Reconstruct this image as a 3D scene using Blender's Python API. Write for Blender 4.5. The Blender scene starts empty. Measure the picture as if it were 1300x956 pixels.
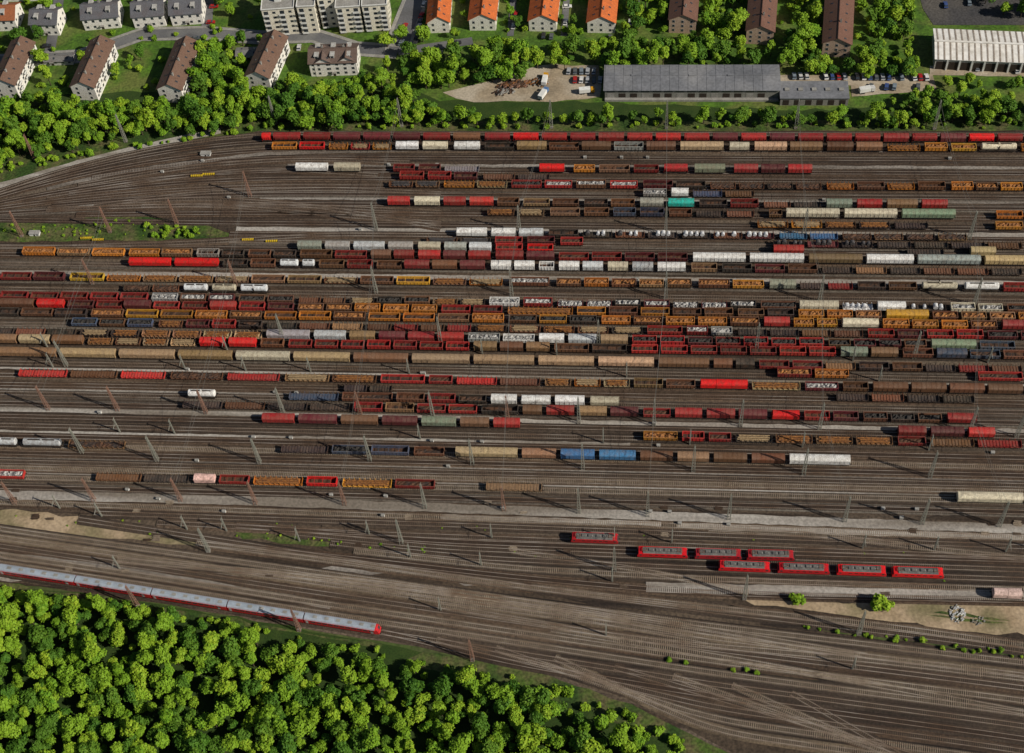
import bpy, math, random
from mathutils import Vector, Matrix
from mathutils.geometry import tessellate_polygon
rnd = random.Random(7)
sc = bpy.context.scene
COL = sc.collection

# ------------------------------------------------------------------ survey frame
H=434.0; TH=math.radians(54); RO=math.radians(6); FP=1800.0
F=Vector((0,math.cos(TH),-math.sin(TH))); R0=Vector((1,0,0)); U0=Vector((0,math.sin(TH),math.cos(TH)))
CR=R0*math.cos(RO)-U0*math.sin(RO); CU=U0*math.cos(RO)+R0*math.sin(RO)
def G(u,v,z=0.0):
    """surveyed photo point -> world position on the level z (metres)"""
    d=F+CR*((u-650)/FP)-CU*((v-478)/FP)
    t=(z-H)/d.z
    p=Vector((0,0,H))+d*t
    return Vector((p.x,p.y,z))

cam_d=bpy.data.cameras.new("camera"); cam=bpy.data.objects.new("camera",cam_d); COL.objects.link(cam)
m=Matrix.Identity(4)
for i in range(3):
    m[i][0]=CR[i]; m[i][1]=CU[i]; m[i][2]=-F[i]
m[2][3]=H
cam.matrix_world=m
cam_d.sensor_width=36; cam_d.lens=FP/1300*36; cam_d.clip_start=1; cam_d.clip_end=12000
sc.camera=cam

# ------------------------------------------------------------------ light
sd=(G(582,620)-G(640,640)); sd.z=0; sd.normalize()
EL=math.radians(36)
ld=Vector((sd.x*math.cos(EL),sd.y*math.cos(EL),-math.sin(EL)))
sun_d=bpy.data.lights.new("sun",'SUN'); sun_d.energy=5.0; sun_d.angle=math.radians(.5); sun_d.color=(1,.93,.80)
sun=bpy.data.objects.new("sun",sun_d); COL.objects.link(sun)
sun.rotation_euler=ld.to_track_quat('-Z','Y').to_euler()
w=bpy.data.worlds.new("World"); sc.world=w; w.use_nodes=True
nt=w.node_tree; bg=nt.nodes['Background']; sky=nt.nodes.new('ShaderNodeTexSky'); sky.sky_type='NISHITA'
sky.sun_disc=False; sky.sun_elevation=EL; sky.sun_rotation=math.atan2(-ld.x,-ld.y)
nt.links.new(sky.outputs[0],bg.inputs[0]); bg.inputs[1].default_value=0.05
sc.view_settings.view_transform='Standard'; sc.view_settings.look='None'; sc.view_settings.exposure=0

# ------------------------------------------------------------------ materials
tdir=(G(1200,462)-G(100,448)); ALPHA=math.atan2(tdir.y,tdir.x)
def newmat(name):
    mt=bpy.data.materials.new(name); mt.use_nodes=True
    return mt,mt.node_tree,mt.node_tree.nodes['Principled BSDF']
def mixc(nt,fac,a,b,mode='MIX'):
    n=nt.nodes.new('ShaderNodeMix'); n.data_type='RGBA'; n.blend_type=mode
    for s,val in ((n.inputs[0],fac),(n.inputs[6],a),(n.inputs[7],b)):
        if hasattr(val,'is_linked') : nt.links.new(val,s)
        elif isinstance(val,(int,float)): s.default_value=val
        else: s.default_value=(*val[:3],1)
    return n.outputs[2]
def noise(nt,scale,detail=2,stretch=None,rot=0,rough=.6,lo=.35,hi=.65):
    geo=nt.nodes.new('ShaderNodeNewGeometry'); src=geo.outputs['Position']
    if stretch:
        mp=nt.nodes.new('ShaderNodeMapping'); mp.vector_type='TEXTURE'
        mp.inputs['Rotation'].default_value=(0,0,rot)
        mp.inputs['Scale'].default_value=stretch
        nt.links.new(src,mp.inputs[0]); src=mp.outputs[0]
    n=nt.nodes.new('ShaderNodeTexNoise'); n.inputs['Scale'].default_value=scale; n.inputs['Detail'].default_value=detail
    n.inputs['Roughness'].default_value=rough
    nt.links.new(src,n.inputs['Vector'])
    r=nt.nodes.new('ShaderNodeMapRange'); r.inputs[1].default_value=lo; r.inputs[2].default_value=hi
    nt.links.new(n.outputs[0],r.inputs[0])
    return r.outputs[0]
def simple(name,c1,c2=None,scale=.3,rough=.85,metal=0,c3=None,fine=2.0,stretch=None,sp=.25,fk=.55):
    mt,nt,b=newmat(name)
    b.inputs['Roughness'].default_value=rough; b.inputs['Metallic'].default_value=metal
    b.inputs['Specular IOR Level'].default_value=sp
    if c2 is None: c2=tuple(x*.7 for x in c1)
    f=noise(nt,scale,3,stretch,ALPHA if stretch else 0)
    c=mixc(nt,f,c1,c2)
    if c3 is not None:
        f2=noise(nt,scale*.37,2,stretch,ALPHA if stretch else 0,lo=.45,hi=.62)
        c=mixc(nt,f2,c,c3)
    f3=noise(nt,fine,1,lo=.3,hi=.7)
    c=mixc(nt,f3,c,mixc(nt,1.0,c,(fk,fk,fk),'MULTIPLY'))
    nt.links.new(c,b.inputs['Base Color'])
    return mt
M={}
M['field']=simple('field',(.06,.10,.02),(.09,.10,.04),.02,c3=(.04,.07,.015),fine=.5)
M['grass']=simple('grass',(.095,.20,.018),(.05,.105,.015),.16,c3=(.14,.17,.04),fine=.8,fk=.5)
M['rough_grass']=simple('rough_grass',(.075,.13,.020),(.14,.12,.055),.2,c3=(.035,.075,.013),fine=1.0,fk=.4)
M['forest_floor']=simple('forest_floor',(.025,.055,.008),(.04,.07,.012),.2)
M['yard']=simple('yard_gravel',(.095,.064,.044),(.034,.023,.017),.5,c3=(.15,.115,.085),fine=1.1,stretch=(30,1.3,1),fk=.42)
M['yardlow']=simple('yard_cinder',(.080,.056,.038),(.036,.025,.018),.3,c3=(.125,.092,.065),fine=.9,stretch=(14,2.2,1),fk=.4)
M['bed0']=simple('ballast_brown',(.095,.060,.039),(.048,.031,.022),.5,c3=(.13,.09,.062),fine=1.4,stretch=(22,1.2,1),fk=.42)
M['bed1']=simple('ballast_dark',(.056,.039,.029),(.027,.019,.015),.5,c3=(.08,.058,.043),fine=1.4,stretch=(22,1.2,1),fk=.42)
M['bed2']=simple('ballast_grey',(.155,.135,.112),(.10,.08,.064),.5,c3=(.065,.047,.036),fine=1.4,stretch=(26,1.2,1),fk=.5)
M['bed3']=simple('ballast_sandy',(.19,.145,.098),(.125,.088,.058),.4,c3=(.08,.058,.04),fine=1.4,stretch=(26,1.2,1),fk=.5)
M['oil']=simple('oiled_ballast',(.026,.019,.015),(.050,.034,.025),.3,fine=1.4)
M['path']=simple('path_gravel',(.42,.39,.355),(.31,.28,.25),.4,c3=(.20,.17,.14),fine=1.2,stretch=(20,1.2,1),fk=.65)
M['pathd']=simple('path_cinder',(.22,.19,.165),(.13,.108,.09),.4,c3=(.30,.27,.24),fine=1.2,stretch=(24,1.2,1),fk=.55)
M['sand']=simple('sandy_ground',(.46,.35,.235),(.33,.245,.155),.15,c3=(.20,.17,.09),fine=.9,fk=.65)
M['dirt']=simple('dirt_ground',(.38,.305,.215),(.25,.20,.14),.12,c3=(.44,.38,.30),fine=.9,fk=.7)
M['asphalt']=simple('asphalt',(.13,.13,.14),(.10,.10,.105),.15,c3=(.16,.16,.16),fine=1.5,fk=.8)
M['yardasph']=simple('yard_asphalt',(.055,.055,.06),(.08,.075,.075),.08,c3=(.11,.10,.09),fine=1)
M['sl_conc']=simple('sleeper_concrete',(.34,.275,.205),(.20,.155,.115),.4,fk=.55)
M['sl_wood']=simple('sleeper_wood',(.055,.033,.022),(.085,.055,.038),.5)
M['sl_mid']=simple('sleeper_old_concrete',(.165,.122,.088),(.09,.062,.045),.3,fk=.5)
M['rail']=simple('rail_steel',(.46,.41,.36),(.20,.125,.08),.06,rough=.45,metal=.3,sp=.5,fk=.7)
M['dark']=simple('undercarriage',(.030,.024,.020),(.05,.034,.025),1.0)
M['glass']=simple('window_glass',(.03,.04,.05),(.05,.06,.07),.4,rough=.15,sp=.6)
M['frame']=simple('window_frame',(.6,.6,.58))
M['trunk']=simple('bark',(.10,.075,.05),(.06,.045,.03),2)
M['mast']=simple('mast_steel',(.26,.27,.23),(.34,.33,.28),.5)
M['mastr']=simple('mast_rust',(.33,.18,.13),(.25,.15,.11),.5)
M['wire']=simple('wire_steel',(.22,.21,.19))
M['silver']=simple('roof_silver',(.36,.41,.48),(.28,.32,.37),.3,rough=.5,fk=.8)
M['greyroof']=simple('loco_roof',(.11,.11,.11),(.17,.16,.15),.8,fk=.6)
M['black']=simple('tyre_black',(.02,.02,.02))
M['white']=simple('white_paint',(.75,.75,.73),(.6,.6,.58),.4,rough=.5,fk=.85)
M['yellow']=simple('yellow_paint',(.75,.52,.02),(.6,.4,.03),.8)
M['concrete']=simple('concrete',(.33,.32,.30),(.24,.23,.21),.3,fk=.7)

def objcol(name,rustamt,dust,dustcol=(.20,.15,.11),rough=.6,sc1=.7):
    mt,nt,b=newmat(name)
    oi=nt.nodes.new('ShaderNodeObjectInfo')
    b.inputs['Roughness'].default_value=rough; b.inputs['Specular IOR Level'].default_value=.3
    c=oi.outputs['Color']
    f=noise(nt,sc1,3,lo=.44,hi=.68)
    mul=nt.nodes.new('ShaderNodeMath'); mul.operation='MULTIPLY'; mul.inputs[1].default_value=rustamt
    nt.links.new(f,mul.inputs[0])
    c=mixc(nt,mul.outputs[0],c,(.10,.042,.022))
    f2=noise(nt,.35,2,lo=.3,hi=.7)
    mul2=nt.nodes.new('ShaderNodeMath'); mul2.operation='MULTIPLY'; mul2.inputs[1].default_value=dust
    nt.links.new(f2,mul2.inputs[0])
    c=mixc(nt,mul2.outputs[0],c,dustcol)
    f3=noise(nt,2.2,1,lo=.3,hi=.7)
    c=mixc(nt,f3,c,mixc(nt,1.0,c,(.64,.62,.60),'MULTIPLY'))
    nt.links.new(c,b.inputs['Base Color'])
    return mt
M['paint']=objcol('wagon_paint',.45,.10)
M['roofp']=objcol('wagon_roof',.28,.26,(.28,.22,.17),.6)
M['cleanp']=objcol('vehicle_paint',.03,.05,rough=.3)
M['wallp']=objcol('wall_render',.03,.06,(.3,.28,.24),.9,.2)
M['tilep']=objcol('roof_tile',.25,.15,(.12,.10,.08),.85,.25)
M['rustfloor']=simple('rusty_floor',(.13,.062,.034),(.06,.034,.024),.9,c3=(.045,.034,.03))
M['scrap']=simple('scrap_metal',(.60,.59,.57),(.06,.05,.05),1.6,rough=.5,fine=4)
M['coal']=simple('coal_load',(.025,.022,.022),(.05,.045,.04),1.5)
M['rustload']=simple('rusty_load',(.42,.18,.05),(.15,.065,.033),1.2)
M['coilw']=simple('wrapped_coil',(.75,.75,.76),(.55,.55,.57),.8,rough=.4)
M['coil']=simple('steel_coil',(.16,.15,.15),(.09,.08,.08),.8,rough=.4,metal=.3)
M['timber']=simple('timber_load',(.45,.33,.19),(.30,.20,.11),1.4)

def foliage(name,ca,cb,cc):
    mt,nt,b=newmat(name)
    oi=nt.nodes.new('ShaderNodeObjectInfo')
    c=mixc(nt,oi.outputs['Random'],ca,cb)
    f=noise(nt,.9,1,lo=.35,hi=.65)
    c=mixc(nt,f,c,cc)
    nt.links.new(c,b.inputs['Base Color']); b.inputs['Roughness'].default_value=.7
    b.inputs['Specular IOR Level'].default_value=.2
    return mt
M['leaf']=foliage('foliage',(.075,.185,.010),(.25,.34,.020),(.155,.275,.014))
M['leafd']=foliage('foliage_dark',(.034,.105,.010),(.10,.18,.014),(.06,.14,.010))

# ------------------------------------------------------------------ mesh helpers
class MB:
    def __init__(s): s.v=[]; s.f=[]; s.m=[]; s.mats=[]
    def mi(s,k):
        if k not in s.mats: s.mats.append(k)
        return s.mats.index(k)
    def add(s,vs,fs,k):
        n=len(s.v); s.v+= [tuple(p) for p in vs]; i=s.mi(k)
        for f in fs: s.f.append(tuple(a+n for a in f)); s.m.append(i)
    def box(s,x0,x1,y0,y1,z0,z1,k,top=None):
        s.add([(x0,y0,z0),(x1,y0,z0),(x1,y1,z0),(x0,y1,z0),(x0,y0,z1),(x1,y0,z1),(x1,y1,z1),(x0,y1,z1)],
              [(0,3,2,1),(0,1,5,4),(1,2,6,5),(2,3,7,6),(3,0,4,7)],k)
        n=len(s.v); s.f.append((n-4,n-3,n-2,n-1)); s.m.append(s.mi(top or k))
    def prism(s,prof,x0,x1,k,sc0=1,sc1=1,capk=None):
        n=len(prof)
        a=[(x0,y*sc0,z) for y,z in prof]+[(x1,y*sc1,z) for y,z in prof]
        s.add(a,[(i,(i+1)%n,n+(i+1)%n,n+i)[::-1] for i in range(n)],k)
        s.add(a,[tuple(range(n)),tuple(range(2*n-1,n-1,-1))],capk or k)
    def cyl(s,p,ax,r,L,k,n=10):
        ax={'x':Vector((1,0,0)),'y':Vector((0,1,0)),'z':Vector((0,0,1))}[ax]
        a=Vector((0,0,1)) if ax.z==0 else Vector((1,0,0)); b=ax.cross(a); p=Vector(p)
        vs=[]
        for e in (-.5,.5):
            for i in range(n):
                t=2*math.pi*i/n; vs.append(p+ax*(L*e)+a*(r*math.cos(t))+b*(r*math.sin(t)))
        s.add(vs,[(i,(i+1)%n,n+(i+1)%n,n+i) for i in range(n)]+[tuple(range(n-1,-1,-1)),tuple(range(n,2*n))],k)
    def beam(s,p,q,w,k):
        p=Vector(p); q=Vector(q); d=(q-p).normalized()
        a=d.cross(Vector((0,0,1)) if abs(d.z)<.9 else Vector((1,0,0))).normalized()*w/2; b=d.cross(a).normalized()*w/2
        vs=[p+a+b,p-a+b,p-a-b,p+a-b,q+a+b,q-a+b,q-a-b,q+a-b]
        s.add(vs,[(0,1,5,4),(1,2,6,5),(2,3,7,6),(3,0,4,7),(4,5,6,7),(3,2,1,0)],k)
    def heap(s,x0,x1,y0,y1,z,amp,k,r,st=.7):
        nx=max(2,int((x1-x0)/st)); ny=4; vs=[]
        for i in range(nx+1):
            for j in range(ny+1):
                e=0 if j in(0,ny) or i in (0,nx) else 1
                vs.append((x0+(x1-x0)*i/nx,y0+(y1-y0)*j/ny,z+(r.random()*amp if e else 0)))
        s.add(vs,[(i*(ny+1)+j,(i+1)*(ny+1)+j,(i+1)*(ny+1)+j+1,i*(ny+1)+j+1) for i in range(nx) for j in range(ny)],k)
    def mesh(s,name):
        me=bpy.data.meshes.new(name); me.from_pydata(s.v,[],s.f)
        for k in s.mats: me.materials.append(M[k])
        me.polygons.foreach_set('material_index',s.m); me.update(); return me
def obj(name,me,loc=(0,0,0),rz=0,parent=None,color=None,scale=None):
    o=bpy.data.objects.new(name,me); o.location=loc; o.rotation_euler=(0,0,rz); COL.objects.link(o)
    if parent: o.parent=parent
    if color: o.color=(*color[:3],1)
    if scale: o.scale=scale
    return o

# ------------------------------------------------------------------ ground areas
def area(name,pts,z,mk,jit=0,step=6,raw=False):
    P=[p if raw else G(*p) for p in pts]; out=[]
    r=random.Random(len(name)*31+int(abs(P[0].x)))
    for i in range(len(P)):
        a=P[i]; b=P[(i+1)%len(P)]; L=(b-a).length; n=max(1,int(L/step)) if jit else 1
        for k in range(n):
            q=a.lerp(b,k/n)
            if jit: q=q+Vector((r.uniform(-jit,jit),r.uniform(-jit,jit),0))
            out.append(Vector((q.x,q.y,z)))
    tris=tessellate_polygon([out])
    me=bpy.data.meshes.new(name); fs=[]
    for t in tris:
        a,b,c=[out[i] for i in t]
        if (b-a).cross(c-a).z<0: t=(t[0],t[2],t[1])
        fs.append(tuple(t))
    me.from_pydata([tuple(p) for p in out],[],fs); me.materials.append(M[mk]); me.update()
    return obj(name,me)
area('ground',[Vector((-5000,-4000,0)),Vector((5000,-4000,0)),Vector((5000,6000,0)),Vector((-5000,6000,0))],0,'field',raw=True)
LEFT=-260; RIGHT=1560
area('grass',[(LEFT,-180),(RIGHT,-180),(RIGHT,166),(330,168),(200,190),(100,212),(0,238),(LEFT,300)],.02,'grass')
area('embankment_grass',[(RIGHT,150),(RIGHT,168),(330,170),(200,190),(100,212),(0,238),(LEFT,300),(LEFT,260),(0,200),(150,176),(330,155)],.05,'rough_grass',.6)
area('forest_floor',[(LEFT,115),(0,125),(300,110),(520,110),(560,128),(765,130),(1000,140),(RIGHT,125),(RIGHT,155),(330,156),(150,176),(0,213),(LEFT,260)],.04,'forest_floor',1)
area('yard_ground',[(LEFT,296),(0,238),(100,212),(200,190),(330,167),(RIGHT,166),(RIGHT,1250),(1300,1120),(1000,1000),(900,945),(800,898),(700,860),(560,826),(484,815),(300,784),(200,766),(100,752),(0,739),(LEFT,696)],.06,'yard',.4)
area('junction_ground',[(LEFT,640),(0,648),(600,676),(1000,694),(RIGHT,716),(RIGHT,1240),(1300,1110),(1000,995),(900,940),(800,892),(700,854),(560,822),(484,811),(300,781),(200,763),(100,749),(0,736),(LEFT,692)],.075,'yardlow',.4)
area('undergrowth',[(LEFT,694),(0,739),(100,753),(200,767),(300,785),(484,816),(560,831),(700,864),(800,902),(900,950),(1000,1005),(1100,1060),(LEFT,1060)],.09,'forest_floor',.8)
area('verge_grass',[(540,828),(600,838),(700,858),(800,896),(900,944),(1000,1000),(1000,1030),(880,960),(740,900),(600,862),(500,842)],.1,'rough_grass',.8)
area('verge_grass',[(-150,716),(0,741),(100,755),(200,769),(300,787),(484,818),(484,824),(300,793),(100,761),(0,747),(-150,722)],.11,'rough_grass',.8)
area('junction_grass',[(-120,296),(0,282),(90,279),(150,272),(250,281),(306,300),(180,306),(0,308),(-120,312)],.25,'rough_grass',.8)
area('sandy_ground',[(-100,640),(0,646),(100,657),(200,671),(312,690),(290,697),(190,689),(100,680),(0,668),(-100,655)],.13,'sand',.8)
area('sandy_ground',[(880,744),(1000,747),(1120,754),(1240,760),(1400,772),(1400,824),(1290,806),(1190,797),(1060,781),(960,770),(940,759)],.13,'sand',1.0)
area('grass_strip',[(1000,786),(1150,800),(1400,838),(1400,848),(1150,815),(1010,796)],.14,'rough_grass',.6)
area('grass_strip',[(800,824),(860,826),(1000,850),(1050,868),(950,864),(850,842)],.14,'rough_grass',.6)
area('grass_strip',[(300,673),(480,690),(600,700),(560,706),(420,694),(310,684)],.14,'rough_grass',.9)
area('grass_strip',[(120,644),(300,655),(420,668),(300,668),(180,657)],.145,'rough_grass',.9)
area('dirt_lot',[(560,118),(600,108),(690,82),(760,84),(764,124),(700,130),(600,129)],.13,'dirt',.8)
area('dirt_lane',[(988,96),(1185,96),(1190,112),(1140,120),(1080,122),(1078,108),(988,106)],.13,'dirt',.8)
area('paved_yard',[(1160,-30),(1400,-30),(1400,32),(1185,32),(1172,12)],.13,'yardasph')
area('access_road',[(1180,84),(1400,92),(1400,100),(1180,95)],.14,'dirt',.3)
area('meadow',[(1090,122),(1400,108),(1400,116),(1120,132)],.12,'grass',.6)
rp=random.Random(5)
for i in range(60):   # patches of spilled fines, cinders and weeds between the tracks
    u=rp.uniform(0,1300); v=rp.uniform(650,860); 
    if v>735+ max(0,u)*.17: continue
    a=rp.uniform(15,60); b=rp.uniform(1.5,4); sl=.12 if v>720 else .03
    area('gravel_patch',[(u-a,v-a*sl),(u,v-b),(u+a,v+a*sl),(u,v+b)],.15+.0035*i,rp.choice(['pathd','bed3','bed1','rough_grass','bed1']),.6,3)

def strip(name,px,wid,z,mk,kerb=False):
    P=[G(*p) for p in px]; Q=[]
    for i in range(len(P)-1):
        n=max(1,int((P[i+1]-P[i]).length/4))
        for k in range(n): Q.append(P[i].lerp(P[i+1],k/n))
    Q.append(P[-1]); mb=MB()
    L=[];
    for i,q in enumerate(Q):
        t=(Q[min(i+1,len(Q)-1)]-Q[max(i-1,0)]).normalized(); n=Vector((-t.y,t.x,0)); L.append((q,n))
    def rib(o0,o1,z,k,j=0):
        vs=[]
        for q,n in L:
            a=q+n*(o0+rp.uniform(-j,j)); b=q+n*(o1+rp.uniform(-j,j)); vs+=[(a.x,a.y,z),(b.x,b.y,z)]
        mb.add(vs,[(2*i,2*i+2,2*i+3,2*i+1)[::-1] for i in range(len(L)-1)],k)
    rib(wid/2,-wid/2,z,mk,0 if kerb or name=='street' else .25)
    if kerb:
        rib(wid/2+1.8,wid/2,z+.12,'concrete'); rib(-wid/2,-wid/2-1.8,z+.12,'concrete')
    me=mb.mesh(name)
    return obj(name,me)
ROADS=[[(548,-60),(528,0),(512,40),(505,66)],[(505,66),(450,62),(400,46),(330,48),(258,42),(180,44),(100,72),(0,78),(-100,84)],
 [(505,66),(560,58),(600,52)],[(80,-40),(72,20),(62,72)],[(268,-40),(262,42)],[(655,-40),(648,46)],[(722,-40),(716,46)],[(812,-40),(806,20)]]
for i,r in enumerate(ROADS): strip('street',r,[9,6,5,5,5,3,3,3][i],.16+.01*i,'asphalt',kerb=(i<2))

def S(v): return .002+(v-174)*.00005
def rowv(v,u):
    y=v+S(v)*(u-650)
    if v<290 and u<365:
        tgt=236+(v-165)*.33
        t=min(((365-u)/365),1.6)
        y+=(tgt-(v+S(v)*(0-650)))*t**1.8
    if v>=290 and v<312 and u<300: y+=(300-u)/300*4
    return y
for i,(v,w_,mk,a,b) in enumerate([(206,1.6,'pathd',365,1500),(248,1.8,'pathd',330,1500),(289,2.4,'path',300,1500),(349,3.0,'path',-150,1500),(372,2.2,'path',350,900),
   (399,1.0,'pathd',-150,1500),(472,1.9,'path',-150,1500),(500,1.5,'pathd',-150,700),(533,4.0,'path',640,1500),(527,2.4,'path',-150,640),(558,2.2,'path',-150,800),(590,1.8,'pathd',-150,1500),(611,2.0,'path',-150,1500)]):
    strip('service_path',[(a,rowv(v,a)+5),(b,rowv(v,b)+5)],w_,.17+.004*i,mk)
strip('service_path',[(-150,625),(300,636),(960,660),(1500,680)],3.6,.385,'path')
strip('service_path',[(-100,262),(0,236),(100,207),(190,185),(280,166)],3.6,.18,'path')
strip('service_path',[(60,240),(160,218),(330,196),(500,191),(1500,192)],2.0,.34,'pathd')
strip('service_path',[(100,262),(250,246),(400,243),(520,244)],2.0,.35,'pathd')
strip('service_path',[(820,746),(950,749),(1300,758)],3.6,.395,'path')
strip('service_path',[(860,668),(1100,677),(1400,686)],2.2,.40,'path')
strip('service_path',[(560,656),(840,666)],1.8,.41,'path')
strip('service_path',[(-50,700),(150,722),(350,757),(420,770)],2.5,.37,'pathd')

# ------------------------------------------------------------------ tracks
TI=[0]
def track(px,bed='bed0',sl='sl_mid',zz=0,oil=True,hw=1.6):
    TI[0]+=1; zo=(TI[0]%9)*.007
    P=[]
    for i in range(len(px)-1):
        a=G(*px[i],zz); b=G(*px[i+1],zz); n=max(1,int((b-a).length/6))
        for k in range(n): P.append(a.lerp(b,k/n))
    P.append(G(*px[-1],zz))
    if len(px)>3:
        for _ in range(6):
            P=[P[0]]+[(P[i-1]+P[i]*2+P[i+1])/4 for i in range(1,len(P)-1)]+[P[-1]]
    mb=MB(); L=[]
    for i,q in enumerate(P):
        t=(P[min(i+1,len(P)-1)]-P[max(i-1,0)]); t.z=0; t.normalize(); L.append((q,Vector((-t.y,t.x,0))))
    def loft(prof,k):
        vs=[]; m=len(prof)
        for q,n in L:
            for o,h in prof: vs.append((q.x+n.x*o,q.y+n.y*o,h+zo))
        fs=[(i*m+j,i*m+j+1,(i+1)*m+j+1,(i+1)*m+j)[::-1] for i in range(len(L)-1) for j in range(m-1)]
        mb.add(vs,fs,k)
    loft([(-hw-.45,.12),(-hw,.31),(hw,.31),(hw+.45,.12)][::-1],bed)
    if oil: loft([(.55,.335),(-.55,.335)],'oil')
    for o in (-.80,.70):
        loft([(o+.13,.36),(o+.13,.5),(o-.03,.5),(o-.03,.36)],'rail')
    acc=0; vs=[]; fs=[]
    for i in range(len(P)-1):
        a,b=P[i],P[i+1]; d=b-a; d.z=0; Ls=d.length
        if Ls<1e-6: continue
        d/=Ls; n=Vector((-d.y,d.x,0))
        while acc<Ls:
            c=a+d*acc; k=len(vs)
            e=d*.14; f=n*1.3; zt=.40+zo; z0=.3
            for p in (c-e-f,c+e-f,c+e+f,c-e+f): vs.append((p.x,p.y,zt))
            for p in (c-e-f,c+e-f,c+e+f,c-e+f): vs.append((p.x,p.y,z0))
            fs+=[(k,k+1,k+2,k+3),(k+4,k+5,k+1,k),(k+5,k+6,k+2,k+1),(k+6,k+7,k+3,k+2),(k+7,k+4,k,k+3)]
            acc+=.66
        acc-=Ls
    mb.add(vs,fs,sl)
    obj('railway_track',mb.mesh('railway_track'))

ROWV=[165,174,185,196,213,223,233,243,256,268,281,295,305,314,324.5,337,357,370,383,393,404,416,429,440,457,467,483,495,507,520,537,549,563,575,585,597,605,617,630]
UL,UR=-130,1430
for i,v in enumerate(ROWV):
    bed=rnd.choice(['bed0','bed0','bed1','bed1','bed2']); sl=rnd.choice(['sl_wood','sl_mid','sl_mid','sl_wood'] if v<520 else ['sl_mid','sl_mid','sl_conc','sl_wood'])
    ul=UL
    if v<290 and i%2==1 and v>180: ul=60+rnd.random()*60
    if v in(295,305): ul=290
    us=[ul]+[u for u in range(-60,380,30) if u>ul+20]+[UR] if v<312 else [UL,UR]
    px=[(u,rowv(v,u)) for u in us]
    track(px,bed=bed,sl=sl,zz=2.6,oil=(i%3!=0),hw=1.45)
for a in [[(120,262),(250,245),(420,240),(560,246)],[(60,266),(220,262),(380,262),(560,270)],[(100,236),(240,212),(380,202),(520,207)],
          [(150,258),(260,252),(400,262),(560,290)],[(-130,314),(60,315),(250,309),(420,298),(600,300)],[(60,250),(200,228),(330,214),(480,223)],[(180,262),(290,262),(420,274),(560,284)]]:
    track(a,bed='bed0',sl='sl_mid')
low=[([(-130,634),(0,638),(600,659),(1430,688)],'bed0','sl_conc'),
 ([(120,652),(350,660),(600,668),(1430,700)],'bed1','sl_mid'),
 ([(200,664),(420,676),(755,689),(1430,714)],'bed0','sl_mid'),
 ([(300,668),(560,688),(840,698),(1430,716)],'bed0','sl_wood'),
 ([(380,678),(560,696),(840,708),(1430,729)],'bed1','sl_mid'),
 ([(420,690),(600,709),(945,725),(1165,732),(1430,741)],'bed1','sl_mid'),
 ([(450,700),(650,722),(900,736),(1430,754)],'bed1','sl_conc'),
 ([(250,690),(450,710),(650,733),(850,751),(1000,757),(1430,766)],'bed0','sl_wood'),
 ([(250,690),(500,723),(650,744),(900,772),(1100,792),(1430,838)],'bed0','sl_conc'),
 ([(100,660),(300,690),(500,722),(750,757),(950,782),(1200,812),(1430,846)],'bed1','sl_mid')]
for a,b,c in low: track(a,bed=b,sl=c)
def pch(pts,x):
    for (a,b),(c,d) in zip(pts,pts[1:]):
        if x<=c: return b+(d-b)*(x-a)/(c-a)
    return pts[-1][1]
for k in range(14):
    f=k/5
    A=[(-130,652+f*57),(0,672+f*55),(200,700+f*57),(400,727+f*64),(650,762+f*67),(900,795+f*74),(1300,842+f*80),(1430,858+f*85)]
    if k>5:
        x0=480+(k-6)*75; A=[(x0,pch([(400,727+64),(650,829),(900,869),(1300,922)],x0)-2)]+[p for p in A if p[0]>=x0+150]
    track(A,bed=['bed1','bed3','bed0','bed0','bed1','bed1','bed1','bed0'][k%8],sl=['sl_conc','sl_conc','sl_mid','sl_conc','sl_conc','sl_mid','sl_wood','sl_mid'][k%8],oil=k not in(1,4))
for a in [[(150,712),(350,728),(550,758),(800,790)],[(420,735),(620,757),(850,795),(1050,830)],[(560,770),(800,812),(1100,838),(1300,862)],[(300,725),(500,742),(700,778),(900,815)],
          [(650,700),(800,722),(950,752)],[(900,672),(1050,680),(1200,700),(1430,722)],[(500,745),(700,768),(900,800),(1100,833)],[(700,800),(900,832),(1100,868),(1300,905)]]:
    track(a,bed='bed1',sl='sl_conc')

# ------------------------------------------------------------------ wagons
def under(mb,L,bog=2.6):
    h=L/2
    mb.box(-h+.55,h-.55,-1.25,1.25,.85,1.15,'dark')
    for e in (-1,1):
        for y in (-.9,.9): mb.box(min(e*(h-.55),e*h),max(e*(h-.55),e*h),y-.2,y+.2,.9,1.2,'dark')
        c=e*(h-bog)
        mb.box(c-1.5,c+1.5,-1.15,-.95,.35,.8,'dark'); mb.box(c-1.5,c+1.5,.95,1.15,.35,.8,'dark')
        for dx in (-.9,.9):
            for y in (-.75,.75): mb.cyl((c+dx,y,.46),'y',.46,.14,'dark',8)
def arch(w,z0,z1,top,n=7):
    pr=[(-w,z0),(-w,z1)]
    for i in range(1,n): 
        t=math.pi-math.pi*i/n; pr.append((w*math.cos(t),z1+(top-z1)*math.sin(t)))
    return pr+[(w,z1),(w,z0)]
cache={}
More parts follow.
